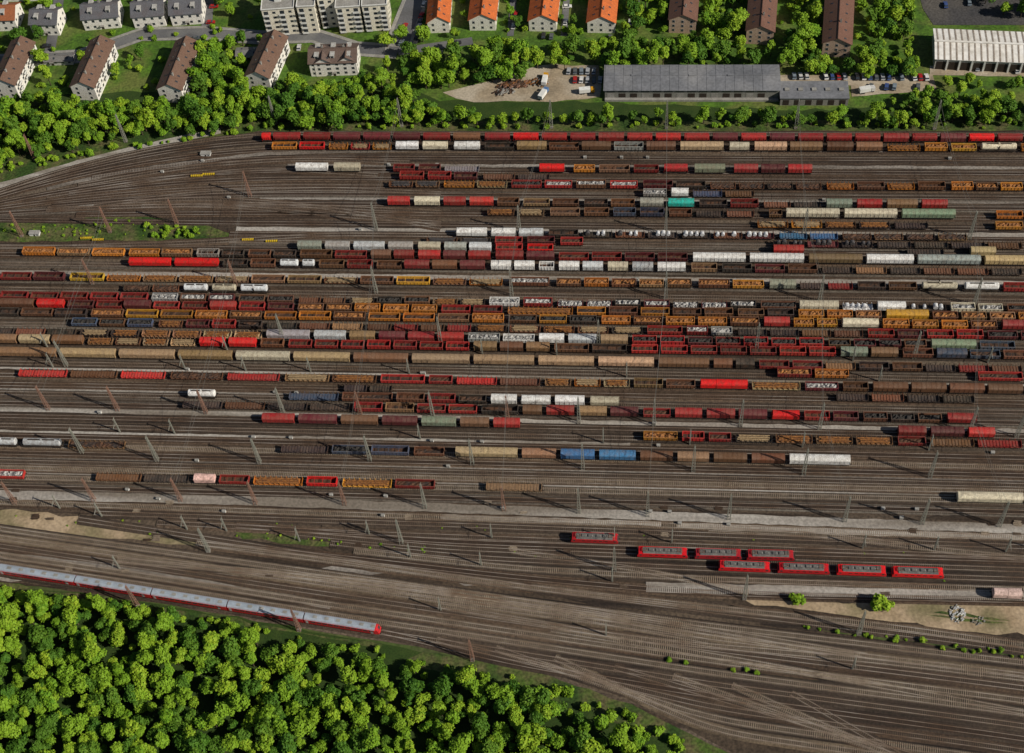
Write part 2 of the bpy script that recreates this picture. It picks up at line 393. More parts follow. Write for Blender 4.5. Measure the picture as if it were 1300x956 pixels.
def wagon_mesh(ty,L,var):
    key=(ty,round(L),var)
    if key in cache: return cache[key]
    L=float(round(L)); r=random.Random(str(key)); mb=MB(); under(mb,L,2.6 if L>11 else 2.2); h=L/2-.6; w=1.48
    t=ty[0]; cg=ty[1:] 
    if t=='O':
        z1=3.0 if var%2 else 2.6
        mb.box(-h,h,-w,w,1.15,1.35,'paint','rustfloor')
        for s in (-1,1):
            y0,y1=sorted((s*w,s*(w-.14))); mb.box(-h,h,y0,y1,1.35,z1,'paint')
            y0,y1=sorted((s*(w+.07),s*(w-.2))); mb.box(-h-.04,h+.04,y0,y1,z1,z1+.13,'roofp')
            x0,x1=sorted((s*h,s*(h-.14))); mb.box(x0,x1,-w+.14,w-.14,1.35,z1,'paint')
            x0,x1=sorted((s*(h+.04),s*(h-.2))); mb.box(x0,x1,-w+.2,w-.2,z1,z1+.13,'roofp')
            n=max(4,int(L/1.5))
            for i in range(n+1):
                x=-h+.1+(2*h-.2)*i/n; y0,y1=sorted((s*(w+.02),s*(w+.11))); mb.box(x-.07,x+.07,y0,y1,1.2,z1-.02,'roofp')
        if cg: mb.heap(-h+.16,h-.16,-w+.16,w-.16,z1-.7,1.0,{'s':'scrap','k':'coal','l':'rustload'}.get(cg,'coal'),r)
        elif var==2: mb.heap(-h+.16,h-.16,-w+.16,w-.16,z1-1.1,.5,'rustfloor',r)
        else:
            for i in range(3):
                x=-h+L*(i+.7)/4; mb.box(x-.05,x+.05,-w+.14,w-.14,z1-.35,z1-.22,'paint')
    elif t=='F':
        mb.box(-h,h,-w,w,1.15,1.33,'paint','roofp')
        for s in (-1,1):
            x0,x1=sorted((s*h,s*(h-.12))); mb.box(x0,x1,-w+.1,w-.1,1.33,2.1,'paint')
            n=max(3,int(L/2))
            for i in range(n+1):
                x=-h+.3+(2*h-.6)*i/n; mb.box(x-.09,x+.09,s*w-.08,s*w+.08,1.1,2.5,'paint')
        for i in range(int(L/1.1)):
            x=-h+.6+i*1.1
            if x<h-.5: mb.box(x-.14,x+.14,-w+.15,w-.15,1.335,1.46,'paint')
        if cg in('c','w'):
            x=-h+1.4
            while x<h-1.2:
                if r.random()<.8:
                    rr=r.uniform(.65,.95); mb.cyl((x,r.uniform(-.15,.15),1.47+rr),'y',rr,r.uniform(1.3,1.9),'coilw' if cg=='w' and r.random()<.75 else 'coil',12)
                x+=2.1
        elif cg in('l','r'):
            mk='coil' if cg=='r' else ('timber' if var==2 else 'rustload')
            for j in range(7):
                y=-1.15+j*.38; mb.cyl((r.uniform(-.3,.3),y,1.65+.3*(j%2)+.02*j),'x',.2,2*h-1.4-r.random()*2,mk,6)
        elif cg=='s': mb.heap(-h+.16,h-.16,-w+.16,w-.16,1.5,1.1,'scrap',r)
        elif cg=='k': mb.heap(-h+.16,h-.16,-w+.16,w-.16,1.5,.5,'rustfloor',r)
    elif t in'XC':
        if t=='X':
            mb.prism(arch(w,1.15,3.25,4.05),-h,h,'paint'); mb.prism([(y*1.02,z+.04) for y,z in arch(w,3.25,3.3,4.05)],-h-.03,h+.03,'roofp')
            n=max(4,int(L/1.8))
            for i in range(n+1):
                x=-h+.12+(2*h-.24)*i/n
                for s in (-1,1): 
                    y0,y1=sorted((s*(w+.01),s*(w+.08))); mb.box(x-.05,x+.05,y0,y1,1.2,3.2,'roofp')
            for i in range(1,n):
                x=-h+2*h*i/n; mb.prism([(y*1.04,z+.08) for y,z in arch(w,3.3,3.32,4.06)],x-.09,x+.09,'paint')
            for s in(-1,1): mb.box(-h+.1,h-.1,*sorted((s*(w+.012),s*(w+.06))),1.16,1.4,'dark')
            if var==2: mb.box(-h*.45,h*.45,-w-.13,-w-.09,1.45,3.1,'paint')
        else:
            n=3 if L>16 else 2
            mb.box(-h,h,-w,w,1.15,1.4,'dark')
            for i in range(n):
                e=.07 if i%2 else 0
                mb.prism(arch(w-.03+e,1.42,3.0,3.95+e,9),-h+.15+(2*h-.3)*i/n+(.05),-h+.15+(2*h-.3)*(i+1)/n-.05,'paint')
            for s in (-1,1):
                x0,x1=sorted((s*h,s*(h-.1))); mb.box(x0,x1,-w+.05,w-.05,1.4,3.4,'paint')
    elif t=='H':
        pr=[(-.8,1.15),(-w,1.9),(-w,3.1),(-w*.86,3.65),(-w*.45,3.95),(w*.45,3.95),(w*.86,3.65),(w,3.1),(w,1.9),(.8,1.15)]
        mb.prism(pr,-h+.9,h-.9,'paint')
        for s in (-1,1):
            vs=[(s*(h-.9),y,z) for y,z in pr]+[(s*(h-.1),y*.93,max(z,2.3)) for y,z in pr]; n=len(pr)
            mb.add(vs,[(i,(i+1)%n,n+(i+1)%n,n+i) for i in range(n)]+[tuple(range(n,2*n))],'paint')
            mb.box(*sorted((s*h,s*(h-.1))),-w+.1,w-.1,1.15,1.9,'paint')
        mb.box(-h+1.0,h-1.0,-.22,.22,3.97,4.1,'roofp')
        n=max(3,int(L/2.4))
        for i in range(n+1):
            x=-h+.95+(2*h-1.9)*i/n
            for s in (-1,1): mb.box(x-.06,x+.06,*sorted((s*(w+.01),s*(w+.1))),1.7,3.1,'roofp')
    elif t=='K':
        mb.cyl((0,0,2.6),'x',1.4,2*h-.9,'paint',16)
        for s in (-1,1):
            vs=[];n=16
            for rr,dx in ((1.4,0),(1.05,.3),(.5,.42)):
                for i in range(n):
                    a=2*math.pi*i/n; vs.append((s*(h-.45+dx),rr*math.cos(a),2.6+rr*math.sin(a)))
            mb.add(vs,[(a*n+i,a*n+(i+1)%n,(a+1)*n+(i+1)%n,(a+1)*n+i) for a in range(2) for i in range(n)]+[tuple(range(2*n,3*n))],'roofp')
            mb.box(s*h*.6-.3,s*h*.6+.3,-1.2,1.2,1.15,1.9,'dark')
        mb.cyl((0,0,4.05),'z',.4,.5,'roofp',10); mb.box(-h*.7,h*.7,-.25,.25,4.02,4.1,'dark')
        mb.box(-.25,.25,-1.5,-1.42,1.2,4.0,'dark')
    me=mb.mesh('wagon_'+ty); cache[key]=me; return me
C={'r':(.74,.010,.012),'d':(.27,.020,.020),'m':(.13,.020,.026),'b':(.16,.07,.036),'k':(.042,.034,.03),'o':(.54,.20,.025),'y':(.68,.37,.035),
   'w':(.88,.88,.86),'c':(.66,.60,.45),'g':(.34,.34,.34),'t':(.46,.34,.19),'G':(.27,.33,.22),'T':(.02,.42,.34),'B':(.05,.19,.38),'s':(.57,.60,.62),'u':(.055,.08,.13),'R':(.45,.028,.026),'n':(.29,.165,.085),'p':(.74,.48,.42)}
NAMES={'O':'open_freight_wagon','F':'flat_freight_wagon','X':'covered_freight_wagon','C':'hooded_freight_wagon','H':'hopper_wagon','K':'tank_wagon'}
def place(v,x0,x1,ty,col):
    a=G(x0,rowv(v,x0),2.6); b=G(x1,rowv(v,x1),2.6); c=(a+b)/2; L=(b-a).length
    c0=C[col]; k=rnd.uniform(.7,1.3) if col not in 'rw' else rnd.uniform(.9,1.08); j=[rnd.uniform(.9,1.1) for _ in range(3)]
    if col in 'wcs': j=[rnd.uniform(.97,1.03)]*3
    cc=[min(.9,c0[i]*k*j[i]) for i in range(3)]
    me=wagon_mesh(ty,max(L,8),rnd.randrange(3))
    o=obj(NAMES[ty[0]],me,(c.x,c.y,.5),math.atan2(b.y-a.y,b.x-a.x)+(math.pi if rnd.random()<.5 else 0),color=cc)
    o.scale=(L/max(8,round(L)) if L>=8 else L/8,1,1)
ROW={
174:[(332,345,1,'H','r'),(346,612,7,'H','dmdbd'),(614,1300,19,'HHX','rddRdmRd'),(1302,1420,3,'H','dR')],
185:[(344,414,2,'O','or'),(416,499,3,'Fl','oR'),(501,533,1,'C','w'),(535,570,1,'C','c'),(575,611,1,'C','w'),(614,860,6,'XO','nbkgb'),(862,920,1,'X','t'),(924,953,1,'C','c'),(956,1046,2,'X','tn'),(1048,1122,2,'X','bn'),(1125,1170,1,'Fl','o'),(1172,1204,1,'Ol','o'),(1206,1241,1,'Ol','y'),(1243,1292,1,'K','c'),(1295,1420,3,'O','od')],
213:[(374,418,1,'C','w'),(423,459,1,'X','c'),(498,528,1,'O','d'),(530,561,1,'O','m'),(563,610,1,'F','g'),(683,718,1,'C','r'),(727,757,1,'Ol','o'),(759,801,1,'O','n'),(803,838,1,'O','d'),(841,875,1,'H','R'),(880,922,1,'X','G'),(930,1033,3,'X','dmR')],
223:[(506,540,1,'O','d'),(542,608,2,'O','dm'),(612,700,2,'F','bk')],
233:[(492,560,2,'Fr','bn'),(562,646,2,'Fl','ot'),(648,689,1,'Ok','d'),(690,728,1,'Os','R'),(730,771,1,'Os','b'),(773,811,1,'Os','R'),(815,898,2,'O','mk'),(900,1045,4,'Fk','kbkb'),(1048,1202,4,'FlO','obdo'),(1206,1300,3,'Ol','obo'),(1302,1420,3,'O','bd')],
243:[(815,848,1,'Os','g'),(850,876,1,'C','w'),(878,960,2,'F','ub')],
256:[(491,522,1,'X','R'),(525,560,1,'X','c'),(562,593,1,'X','d'),(595,628,1,'X','R'),(630,661,1,'O','b'),(663,737,2,'O','nb'),(740,808,2,'O','kb'),(811,844,1,'X','g'),(846,883,1,'C','T'),(886,965,2,'O','kd'),(968,1044,2,'F','bk'),(1047,1083,1,'X','G'),(1086,1121,1,'X','R'),(1124,1166,1,'X','n'),(1168,1204,1,'X','R')],
268:[(617,693,2,'Fl','bn'),(697,738,1,'O','n'),(740,775,1,'O','b'),(777,809,1,'O','u'),(811,845,1,'O','u'),(848,880,1,'O','b'),(882,960,2,'F','kb'),(975,994,1,'O','b'),(996,1067,1,'X','c'),(1070,1140,1,'X','c'),(1143,1214,1,'X','G'),(1263,1300,1,'O','o'),(1302,1420,3,'O','b')],
281:[(960,1132,4,'Fl','obkn'),(1134,1180,1,'F','k'),(1262,1300,1,'Ol','o')],
295:[(578,620,1,'C','w'),(622,692,2,'C','ws'),(695,736,1,'O','k'),(738,862,3,'Fw','kbk'),(864,985,3,'Fw','kbm'),(988,1066,2,'F','B'),(1068,1230,4,'Fk','bkn')],
305:[(540,625,2,'Fr','bk'),(627,665,1,'O','d'),(668,706,1,'O','m'),(710,742,1,'O','R'),(980,1110,3,'Fc','kmk'),(1112,1300,4,'F','kb')],
314:[(377,410,1,'X','g'),(412,446,1,'X','g'),(448,490,1,'X','s'),(492,526,1,'X','g'),(530,561,1,'X','c'),(563,626,2,'X','gs'),(628,665,1,'O','R'),(668,704,1,'O','r'),(980,1022,1,'X','R'),(1150,1200,1,'F','k'),(1230,1265,1,'X','t')],
324.5:[(28,160,3,'Ol','ono'),(163,246,2,'Ol','on'),(249,312,2,'O','gk'),(314,378,2,'O','bk'),(380,468,2,'O','bd'),(470,528,2,'X','bd'),(530,625,3,'X','Rmd'),(628,706,2,'X','dm'),(708,875,4,'O','bdbm'),(878,948,1,'X','w'),(950,1022,1,'X','w'),(1025,1096,1,'X','n'),(1098,1161,1,'X','w'),(1163,1246,1,'X','g'),(1248,1330,1,'X','t')],
337:[(163,219,1,'C','r'),(221,279,1,'C','r'),(282,352,2,'O','kb'),(354,381,1,'K','s'),(383,401,1,'K','s'),(404,475,2,'O','bd'),(477,618,4,'XO','dmdb'),(622,681,2,'X','w'),(683,705,1,'O','w'),(708,768,2,'X','ws'),(770,799,1,'X','c'),(801,831,1,'X','s'),(833,872,1,'X','w'),(876,912,1,'O','n'),(915,1040,3,'O','kmb'),(1042,1300,6,'F','kbkn')],
357:[(0,84,2,'O','dm'),(88,640,12,'OFl','oonyob'),(645,699,1,'Os','b'),(705,880,5,'Ol','oonbo'),(885,972,2,'Ol','bo'),(975,1012,1,'X','G'),(1014,1085,2,'F','kd'),(1087,1166,2,'O','kb'),(1168,1217,1,'K','c'),(1222,1270,1,'K','w'),(1272,1400,3,'O','db')],
370:[(155,229,2,'Fk','kb'),(232,266,1,'K','s'),(268,302,1,'K','c'),(304,342,1,'K','s')],
383:[(0,190,5,'O','dmbdR'),(192,300,3,'Os','gbm'),(302,375,2,'Ok','b'),(378,440,2,'F','b'),(442,618,5,'FlOk','kbnk'),(620,661,1,'Os','w'),(663,703,1,'Os','d'),(706,962,7,'FsOs','kbkmk'),(964,1012,1,'Ok','b'),(1013,1066,1,'X','c'),(1068,1110,1,'Fw','w'),(1112,1151,1,'X','w'),(1153,1203,1,'Fw','k'),(1205,1275,2,'Os','c'),(1277,1400,3,'Ok','b')],
393:[(0,45,1,'X','b'),(47,83,1,'X','r'),(85,375,8,'XO','dmRbd'),(377,557,5,'Ol','obkno'),(559,640,2,'OX','Rd'),(643,729,1,'Fl','o'),(731,933,5,'O','bodnb'),(935,1010,2,'O','bk'),(1012,1121,3,'Ol','oon'),(1123,1180,1,'X','y'),(1182,1400,6,'Ol','onodb')],
404:[(-60,112,4,'O','bnk'),(115,642,12,'OlO','oonyobo'),(645,760,3,'Ok','bok'),(762,966,5,'Ol','ooyob'),(968,1004,1,'X','R'),(1006,1065,2,'Ol','oy'),(1067,1117,1,'C','c'),(1119,1268,4,'Ol','onbo'),(1270,1420,3,'X','dm')],
416:[(90,196,3,'Ok','ubu'),(200,233,1,'Fl','b'),(235,335,3,'O','mdk'),(337,462,3,'F','kbn'),(465,600,4,'F','dkb'),(602,818,5,'Fl','kbn'),(820,868,1,'O','d'),(870,932,2,'Os','dg'),(935,1098,4,'F','kb'),(1100,1250,4,'O','Rdm'),(1252,1420,4,'Ok','mb')],
429:[(-60,98,4,'F','kb'),(100,335,6,'Fl','bnkt'),(338,395,1,'X','g'),(398,441,1,'X','s'),(443,478,1,'X','n'),(480,591,3,'X','mdR'),(593,681,2,'Os','gw'),(683,718,1,'X','w'),(720,759,1,'X','s'),(761,799,1,'X','t'),(801,1048,7,'Ok','RdmRd'),(1050,1178,4,'Ok','bkm'),(1180,1240,1,'X','G'),(1242,1290,1,'O','u')],
440:[(-60,108,4,'X','nbt'),(110,250,4,'Fl','nbt'),(253,288,1,'X','r'),(290,327,1,'X','r'),(330,362,1,'O','b'),(365,598,7,'O','RdRkd'),(600,700,3,'X','nbn'),(702,798,2,'O','bk'),(800,1063,7,'O','RRdRd'),(1065,1142,2,'X','Gn'),(1144,1400,6,'OX','bgkun')],
457:[(-80,-4,1,'X','c'),(-2,74,1,'X','n'),(76,149,1,'X','t'),(151,224,1,'X','t'),(226,297,1,'X','n'),(299,370,1,'X','c'),(372,446,1,'X','t'),(448,520,1,'X','n'),(522,598,1,'X','t'),(600,680,1,'X','t'),(682,756,1,'X','t'),(758,832,1,'X','t'),(834,902,1,'X','b'),(904,960,2,'X','bk'),(962,1300,8,'OF','bkndb')],
467:[(985,1080,2,'Ol','do'),(1240,1300,1,'O','R')],
483:[(22,86,1,'F','R'),(88,150,1,'F','b'),(152,211,1,'F','R'),(215,284,1,'Fk','b'),(287,356,1,'F','R'),(360,480,2,'Fl','nb'),(482,541,1,'O','R'),(543,576,1,'O','d'),(578,688,2,'F','Rb'),(690,802,3,'Fl','not'),(803,885,2,'O','nb'),(887,951,1,'C','r'),(953,1018,1,'Fl','t'),(1020,1066,1,'Os','m'),(1068,1104,1,'O','b'),(1106,1300,4,'X','bnbn'),(1302,1420,3,'O','b')],
495:[(435,500,2,'F','k'),(1060,1240,4,'F','kb')],
507:[(237,276,1,'K','w'),(365,431,1,'F','u'),(433,500,1,'O','b'),(502,620,3,'O','bdk'),(622,658,1,'X','w'),(660,701,1,'C','w'),(703,744,1,'X','w'),(747,788,1,'C','c')],
520:[(230,446,4,'F','bknk'),(448,608,4,'O','dnRb'),(610,660,1,'O','k'),(662,690,1,'X','b'),(692,731,1,'X','R'),(733,813,2,'X','nm'),(815,853,1,'O','d'),(855,893,1,'X','R'),(895,976,2,'X','dm'),(978,1017,1,'C','r'),(1019,1092,2,'O','dm'),(1094,1198,3,'Ok','bk'),(1200,1241,1,'X','d')],
537:[(332,376,1,'X','d'),(378,430,1,'X','m'),(432,482,1,'X','b'),(484,532,1,'X','m'),(534,581,1,'X','G'),(583,623,1,'X','n'),(625,662,1,'X','R'),(1138,1177,1,'X','d'),(1179,1225,1,'X','m'),(1227,1264,1,'X','R')],
549:[(815,862,1,'Ol','o'),(864,896,1,'O','R'),(898,930,1,'O','d'),(932,1136,4,'Fl','bnbk'),(1138,1177,1,'O','d'),(1179,1300,2,'F','bd')],
575:[(-60,24,2,'K','s'),(28,80,1,'K','s'),(85,160,1,'Fk','n'),(355,418,1,'F','k'),(420,468,1,'Ok','u'),(470,521,1,'O','u'),(524,566,1,'O','b'),(577,659,1,'X','t'),(661,708,1,'X','n'),(710,757,1,'X','B'),(759,809,1,'X','B'),(811,856,1,'X','b'),(858,902,1,'X','n'),(904,950,1,'X','b'),(952,998,1,'X','b'),(1000,1081,1,'X','w')],
617:[(-40,33,2,'Os','R'),(120,242,2,'F','bk'),(245,275,1,'C','p'),(277,318,1,'O','R'),(320,386,1,'Fl','o'),(388,430,1,'O','r'),(433,499,1,'Fl','y'),(500,554,1,'O','d'),(615,690,1,'F','n'),(1213,1300,1,'X','c'),(1302,1390,1,'X','c')],
}
for v,segs in ROW.items():
    for x0,x1,n,tys,cols in segs:
        ts=[];
        for ch in tys:
            if ch.isupper(): ts.append(ch)
            else: ts[-1]+=ch
        for i in range(n):
            a=x0+(x1-x0)*i/n; b=x0+(x1-x0)*(i+1)/n-(.6 if n>1 else 0)
            place(v,a,b,rnd.choice(ts) if n>1 else ts[0],cols[i%len(cols)] if n<4 else rnd.choice(cols))

# ------------------------------------------------------------------ locomotives
def loco_mesh():
    mb=MB(); L=18.6; h=L/2-.6; w=1.5; under(mb,L,4.2)
    mb.box(-h,h,-w,w,1.1,1.35,'dark')
    mb.box(-h+1.3,h-1.3,-w,w,1.36,3.5,'cleanp')
    for s in (-1,1):
        pr=[(s*(h-1.3),1.36),(s*h,1.36),(s*h,2.35),(s*(h-.45),3.4),(s*(h-1.3),3.5)]
        vs=[(x,-w,z) for x,z in pr]+[(x,w,z) for x,z in pr]; n=5
        mb.add(vs,[(i,(i+1)%n,n+(i+1)%n,n+i) for i in range(n)]+[tuple(range(n)),tuple(range(n,2*n))],'cleanp')
        a=[(s*(h-.03),y,2.42) for y in (-1.2,1.2)]+[(s*(h-.38),y,3.25) for y in (1.1,-1.1)]
        mb.add([(x+s*.04,y,z) for x,y,z in a],[(0,1,2,3)],'glass')
        for y in (-1,1):
            mb.box(s*(h-1.2)-.35,s*(h-1.2)+.35,*sorted((y*(w+.005),y*(w+.03))),2.4,3.1,'glass')
    for i in range(5):
        for y in (-1,1): mb.box(-4.6+i*2.1,-3.5+i*2.1,*sorted((y*(w+.005),y*(w+.04))),2.6,3.0,'dark')
    mb.prism([(-1.3,3.505),(-.9,3.8),(.9,3.8),(1.3,3.505)],-h+2.0,h-2.0,'greyroof')
    for x in (-4,-1.6,1.4,3.8): mb.box(x-.7,x+.7,-.5,.5,3.81,4.1,'greyroof'); mb.box(x+.75,x+1.0,-.3,.3,3.81,4.0,'concrete')
    for s in (-1,1):
        x=s*(h-2.6)
        mb.beam((x-.9,-.6,4.0),(x-.9,.6,4.0),.1,'mastr'); mb.beam((x+.9,-.6,4.0),(x+.9,.6,4.0),.1,'mastr')
        for y in(-.5,.5): mb.beam((x-.9,y,4.0),(x+.9,y*.8,4.35),.08,'mastr'); mb.beam((x+.9,y,4.0),(x-.9,y*.8,4.35),.08,'mastr')
        mb.beam((x,-.9,4.45),(x,.9,4.45),.1,'dark')
    return mb.mesh('electric_locomotive')
LM=loco_mesh()
def put(name,me,a,b,L0,col,zz=2.6):
    A=G(*a,zz); B=G(*b,zz); c=(A+B)/2; o=obj(name,me,(c.x,c.y,.5),math.atan2(B.y-A.y,B.x-A.x),color=col); o.scale=((B-A).length/L0,1,1)
def lerpl(pts,x): return (x,pch(pts,x))
LA=[(380,668),(755,683.5),(1430,708)]; LB=[(560,689),(840,702),(1010,706),(1430,721)]; LC=[(600,703),(945,719.5),(1165,727),(1430,736)]
for (x0,x1),ln,c in [((723,787),LA,(.45,.02,.025)),((807,875),LB,(.68,.012,.02)),((880,943),LB,(.42,.02,.03)),((946,1010),LB,(.46,.02,.03)),
      ((910,980),LC,(.72,.012,.02)),((985,1055),LC,(.55,.012,.02)),((1060,1127),LC,(.75,.014,.02)),((1130,1200),LC,(.78,.016,.02))]:
    put('electric_locomotive',LM,lerpl(ln,x0),lerpl(ln,x1),18.6,c)
put('hooded_freight_wagon',wagon_mesh('C',11,0),(1258,752.5),(1299,754),11,(.75,.55,.5))

def coach_mesh(end):
    mb=MB(); L=26.4; h=L/2-.25; w=1.45; under(mb,L,3.7)
    x0=-h; x1=h-(1.6 if end else 0)
    body=[(-w,1.0),(-w,3.3),(-1.2,3.7),(1.2,3.7),(w,3.3),(w,1.0)]
    mb.prism(body,x0,x1,'cleanp')
    mb.prism([(-1.40,3.44),(-1.17,3.73),(-.75,3.94),(0,4.04),(.75,3.94),(1.17,3.73),(1.40,3.44)],x0-.02,x1+.02,'silver')
    if end:
        n=6; vs=[(x1,y,z) for y,z in body]+[(x1+(1.5 if z<2 else (.9 if z<3.4 else .4)),y*.85,z) for y,z in body]
        mb.add(vs,[(i,(i+1)%n,n+(i+1)%n,n+i) for i in range(n)]+[tuple(range(n,2*n))],'cleanp')
        mb.add([(x1+1.25,-1.0,2.1),(x1+1.25,1.0,2.1),(x1+.75,.95,3.2),(x1+.75,-.95,3.2)],[(0,1,2,3)],'glass')
    for s in (-1,1):
        y=sorted((s*(w+.006),s*(w+.03)))
        for i in range(11):
            x=-h+2.4+i*2.0
            if x+1.4<h-2: mb.box(x,x+1.5,*y,2.2,3.0,'glass')
        for x in (-h+.9,h-2.6): mb.box(x-.4,x+.4,*y,1.2,3.1,'frame')
    for i in range(6): mb.box(-10+i*4,-8.6+i*4,-.5,.5,4.02,4.16,'concrete')
    return mb.mesh('passenger_coach')
CM=coach_mesh(False); CE=coach_mesh(True)
PT=[(-300,672),(-200,690),(-100,706),(0,722),(97,737),(194,753),(290,768.5),(387,784),(484,799.5)]
for i in range(len(PT)-1):
    put('passenger_coach',CE if i==len(PT)-2 else CM,PT[i],PT[i+1],26.4,(.60,.02,.028),2.6)

# ------------------------------------------------------------------ masts and wires
def mast_mesh(Hm,mk,bw=.6,tw=.18,arm=0,lw=.16,bwid=.08):
    mb=MB(); n=9
    def c(i,k):
        wv=bw+(tw-bw)*k/n; sx,sy=[(-1,-1),(1,-1),(1,1),(-1,1)][i]; return Vector((sx*wv,sy*wv,Hm*k/n))
    for i in range(4):
        mb.beam(c(i,0),c(i,n),lw,mk)
        for k in range(n): mb.beam(c(i,k),c((i+1)%4,k+1),bwid,mk)
    mb.box(-bw-.1,bw+.1,-bw-.1,bw+.1,-.1,.25,'pathd')
    mb.beam((0,-.9,Hm),(0,.9,Hm),.12,mk)
    if arm: 
        mb.beam((0,0,Hm*.72),(0,-arm,Hm*.72+.3),.1,mk); mb.beam((0,0,Hm*.85),(0,-arm,Hm*.72+.3),.07,mk)
    return mb.mesh('catenary_mast')
MM=[mast_mesh(16,'mast'),mast_mesh(15,'mastr'),mast_mesh(9,'mast',.16,.12,3.2,.14,.06)]
mastpos={}
cols=[(45,203,1),(28,300,1),(62,520,1),(160,180,0),(140,295,1),(118,360,1),(225,285,1),(230,636,1),(262,525,1),(318,250,1),(300,362,1),
 (175,770,1),(350,157,0),(510,160,0),(700,162,0),(846,163,0),(1186,164,0),(1010,163,0),(478,372,0),(458,527,1),(438,641,1),(650,376,0),(645,533,1),(640,648,1),
 (845,380,0),(830,540,0),(822,655,0),(1020,300,0),(1040,384,0),(1040,545,0),(1072,662,0),(1230,304,0),(1236,388,0),(1230,550,0),(1268,668,0),(660,296,0),(845,298,0),(478,292,0),
 (200,585,0),(330,588,0),(105,575,0),(85,465,0),(265,700,0),(380,800,1),(600,838,1),(780,725,0),(945,760,0),(1090,805,0),(510,690,0),(120,636,1),(325,640,1),(960,445,0),(1160,455,0),(760,440,0),(560,436,0),(360,432,0),
 (20,640,1),(540,645,0),(735,651,0),(925,659,0),(1170,665,0),(470,585,0),(600,590,0),(740,595,0),(880,598,0),(1020,602,0),(1180,606,0),(1290,555,0),(940,541,0),(735,537,0),(550,530,0),(360,525,0),(150,521,1)]
for u,v,k in cols:
    p=G(u,v); mastpos[(u,v)]=p; obj('catenary_mast',MM[k],(p.x,p.y,.1),ALPHA+rnd.uniform(-.05,.05))
for u in range(-20,1400,80):
    for v in (451,477,560,684,722,790):
        if rnd.random()<.5: 
            p=G(u+rnd.uniform(-20,20),v+S(v)*(u-650)+ (0 if v<700 else (u-650)*.1)); obj('lineside_mast',MM[2],(p.x,p.y,.1),ALPHA)
pairs=[((700,162),(660,296)),((660,296),(650,376)),((650,376),(645,533)),((645,533),(640,648)),((846,163),(845,298)),((845,298),(845,380)),((845,380),(830,540)),((830,540),(822,655)),
 ((510,160),(478,292)),((478,292),(478,372)),((478,372),(458,527)),((458,527),(438,641)),((318,250),(300,362)),((300,362),(262,525)),((262,525),(230,636)),((140,295),(118,360)),((118,360),(62,520)),
 ((1020,300),(1040,384)),((1040,384),(1040,545)),((1040,545),(1072,662)),((1010,163),(1020,300)),((1186,164),(1230,304)),((1230,304),(1236,388)),((1236,388),(1230,550)),((1230,550),(1268,668))]
for a,b in pairs:
    A=mastpos[a].copy(); B=mastpos[b].copy(); mb=MB()
    for z,sag in ((15.0,3.5),(9.5,0.0)):
        prev=None
        for i in range(13):
            t=i/12; q=A.lerp(B,t); q.z=z-sag*4*t*(1-t)
            if prev is not None: mb.beam(prev,q,.07,'wire')
            prev=q
    obj('span_wire',mb.mesh('span_wire'))

def cabinet():
    mb=MB(); mb.box(-.6,.6,-.4,.4,0,1.2,'white'); mb.prism([(-.5,1.2),(0,1.4),(.5,1.2)],-.7,.7,'concrete'); mb.box(-.5,-.05,-.43,-.405,.15,1.1,'concrete'); mb.box(.05,.5,-.43,-.405,.15,1.1,'concrete'); return mb.mesh('relay_cabinet')
CB=cabinet()
for _ in range(50):
    u=rnd.uniform(-20,1320); v=rnd.choice([196,206,248,289,349,472,500,530,558,590,611,630,641,655])
    p=G(u,rowv(v,u)+5); obj('relay_cabinet',CB,(p.x,p.y,.15),ALPHA+rnd.uniform(-.1,.1))
def beam_mesh():
    mb=MB()
    for i in range(6): mb.box(i*2.0,i*2.0+1.5,-.4,.4,.1,.7,'yellow'); mb.box(i*2.0+1.5,i*2.0+2.0,-.38,.38,.1,.62,'black')
    return mb.mesh('yellow_barrier')
YB=beam_mesh()
for u,v in [(243,225),(258,223),(103,304),(118,306),(308,306),(338,308)]:
    p=G(u,v); obj('yellow_barrier',YB,(p.x,p.y,.45),ALPHA+.05,scale=(.42 if u>300 or u<200 else .45,1,1))
def hut():
    mb=MB(); mb.box(-3,3,-2,2,0,2.8,'white'); mb.box(-3.3,3.3,-2.3,2.3,2.8,3.05,'concrete'); mb.box(-.5,.5,-2.04,-2.01,.1,2.1,'dark'); mb.box(1.2,2.4,-2.04,-2.01,1,2,'glass'); return mb.mesh('trackside_hut')
HT=hut()
for u,v in [(45,298),(262,197)]:
    p=G(u,v); obj('trackside_hut',HT,(p.x,p.y,.1),ALPHA,scale=(.7,.5,.5))

def pile(name,u,v,rx,ry,h,mk,n=60,sz=1):
    mb=MB(); r=random.Random(n+int(u)); 
    for i in range(n):
        a=r.random()*6.28; d=r.random()**.7; x=math.cos(a)*rx*d; y=math.sin(a)*ry*d; z=h*(1-d); s=r.uniform(.25,.7)*sz
        mb.beam((x-s,y-s*r.random(),z*.8),(x+s,y+s*r.random(),z*.8+s*r.random()),s*.9,r.choice(mk))
    p=G(u,v); obj(name,mb.mesh(name),(p.x,p.y,.2))
pile('rubble_pile',1215,780,2.6,3.4,1.5,['white','concrete','coilw'],90,.55)
pile('rubble_pile',1240,789,3,1.5,.6,['concrete'],30,.45)
pile('scrap_pile',655,108,9,2.5,2,['rustload','rustfloor','mastr'],120)
pile('scrap_pile',685,105,4,3,2,['rustload','concrete'],60)
pile('gravel_pile',640,118,5,2.5,1.5,['concrete','rustfloor'],60)
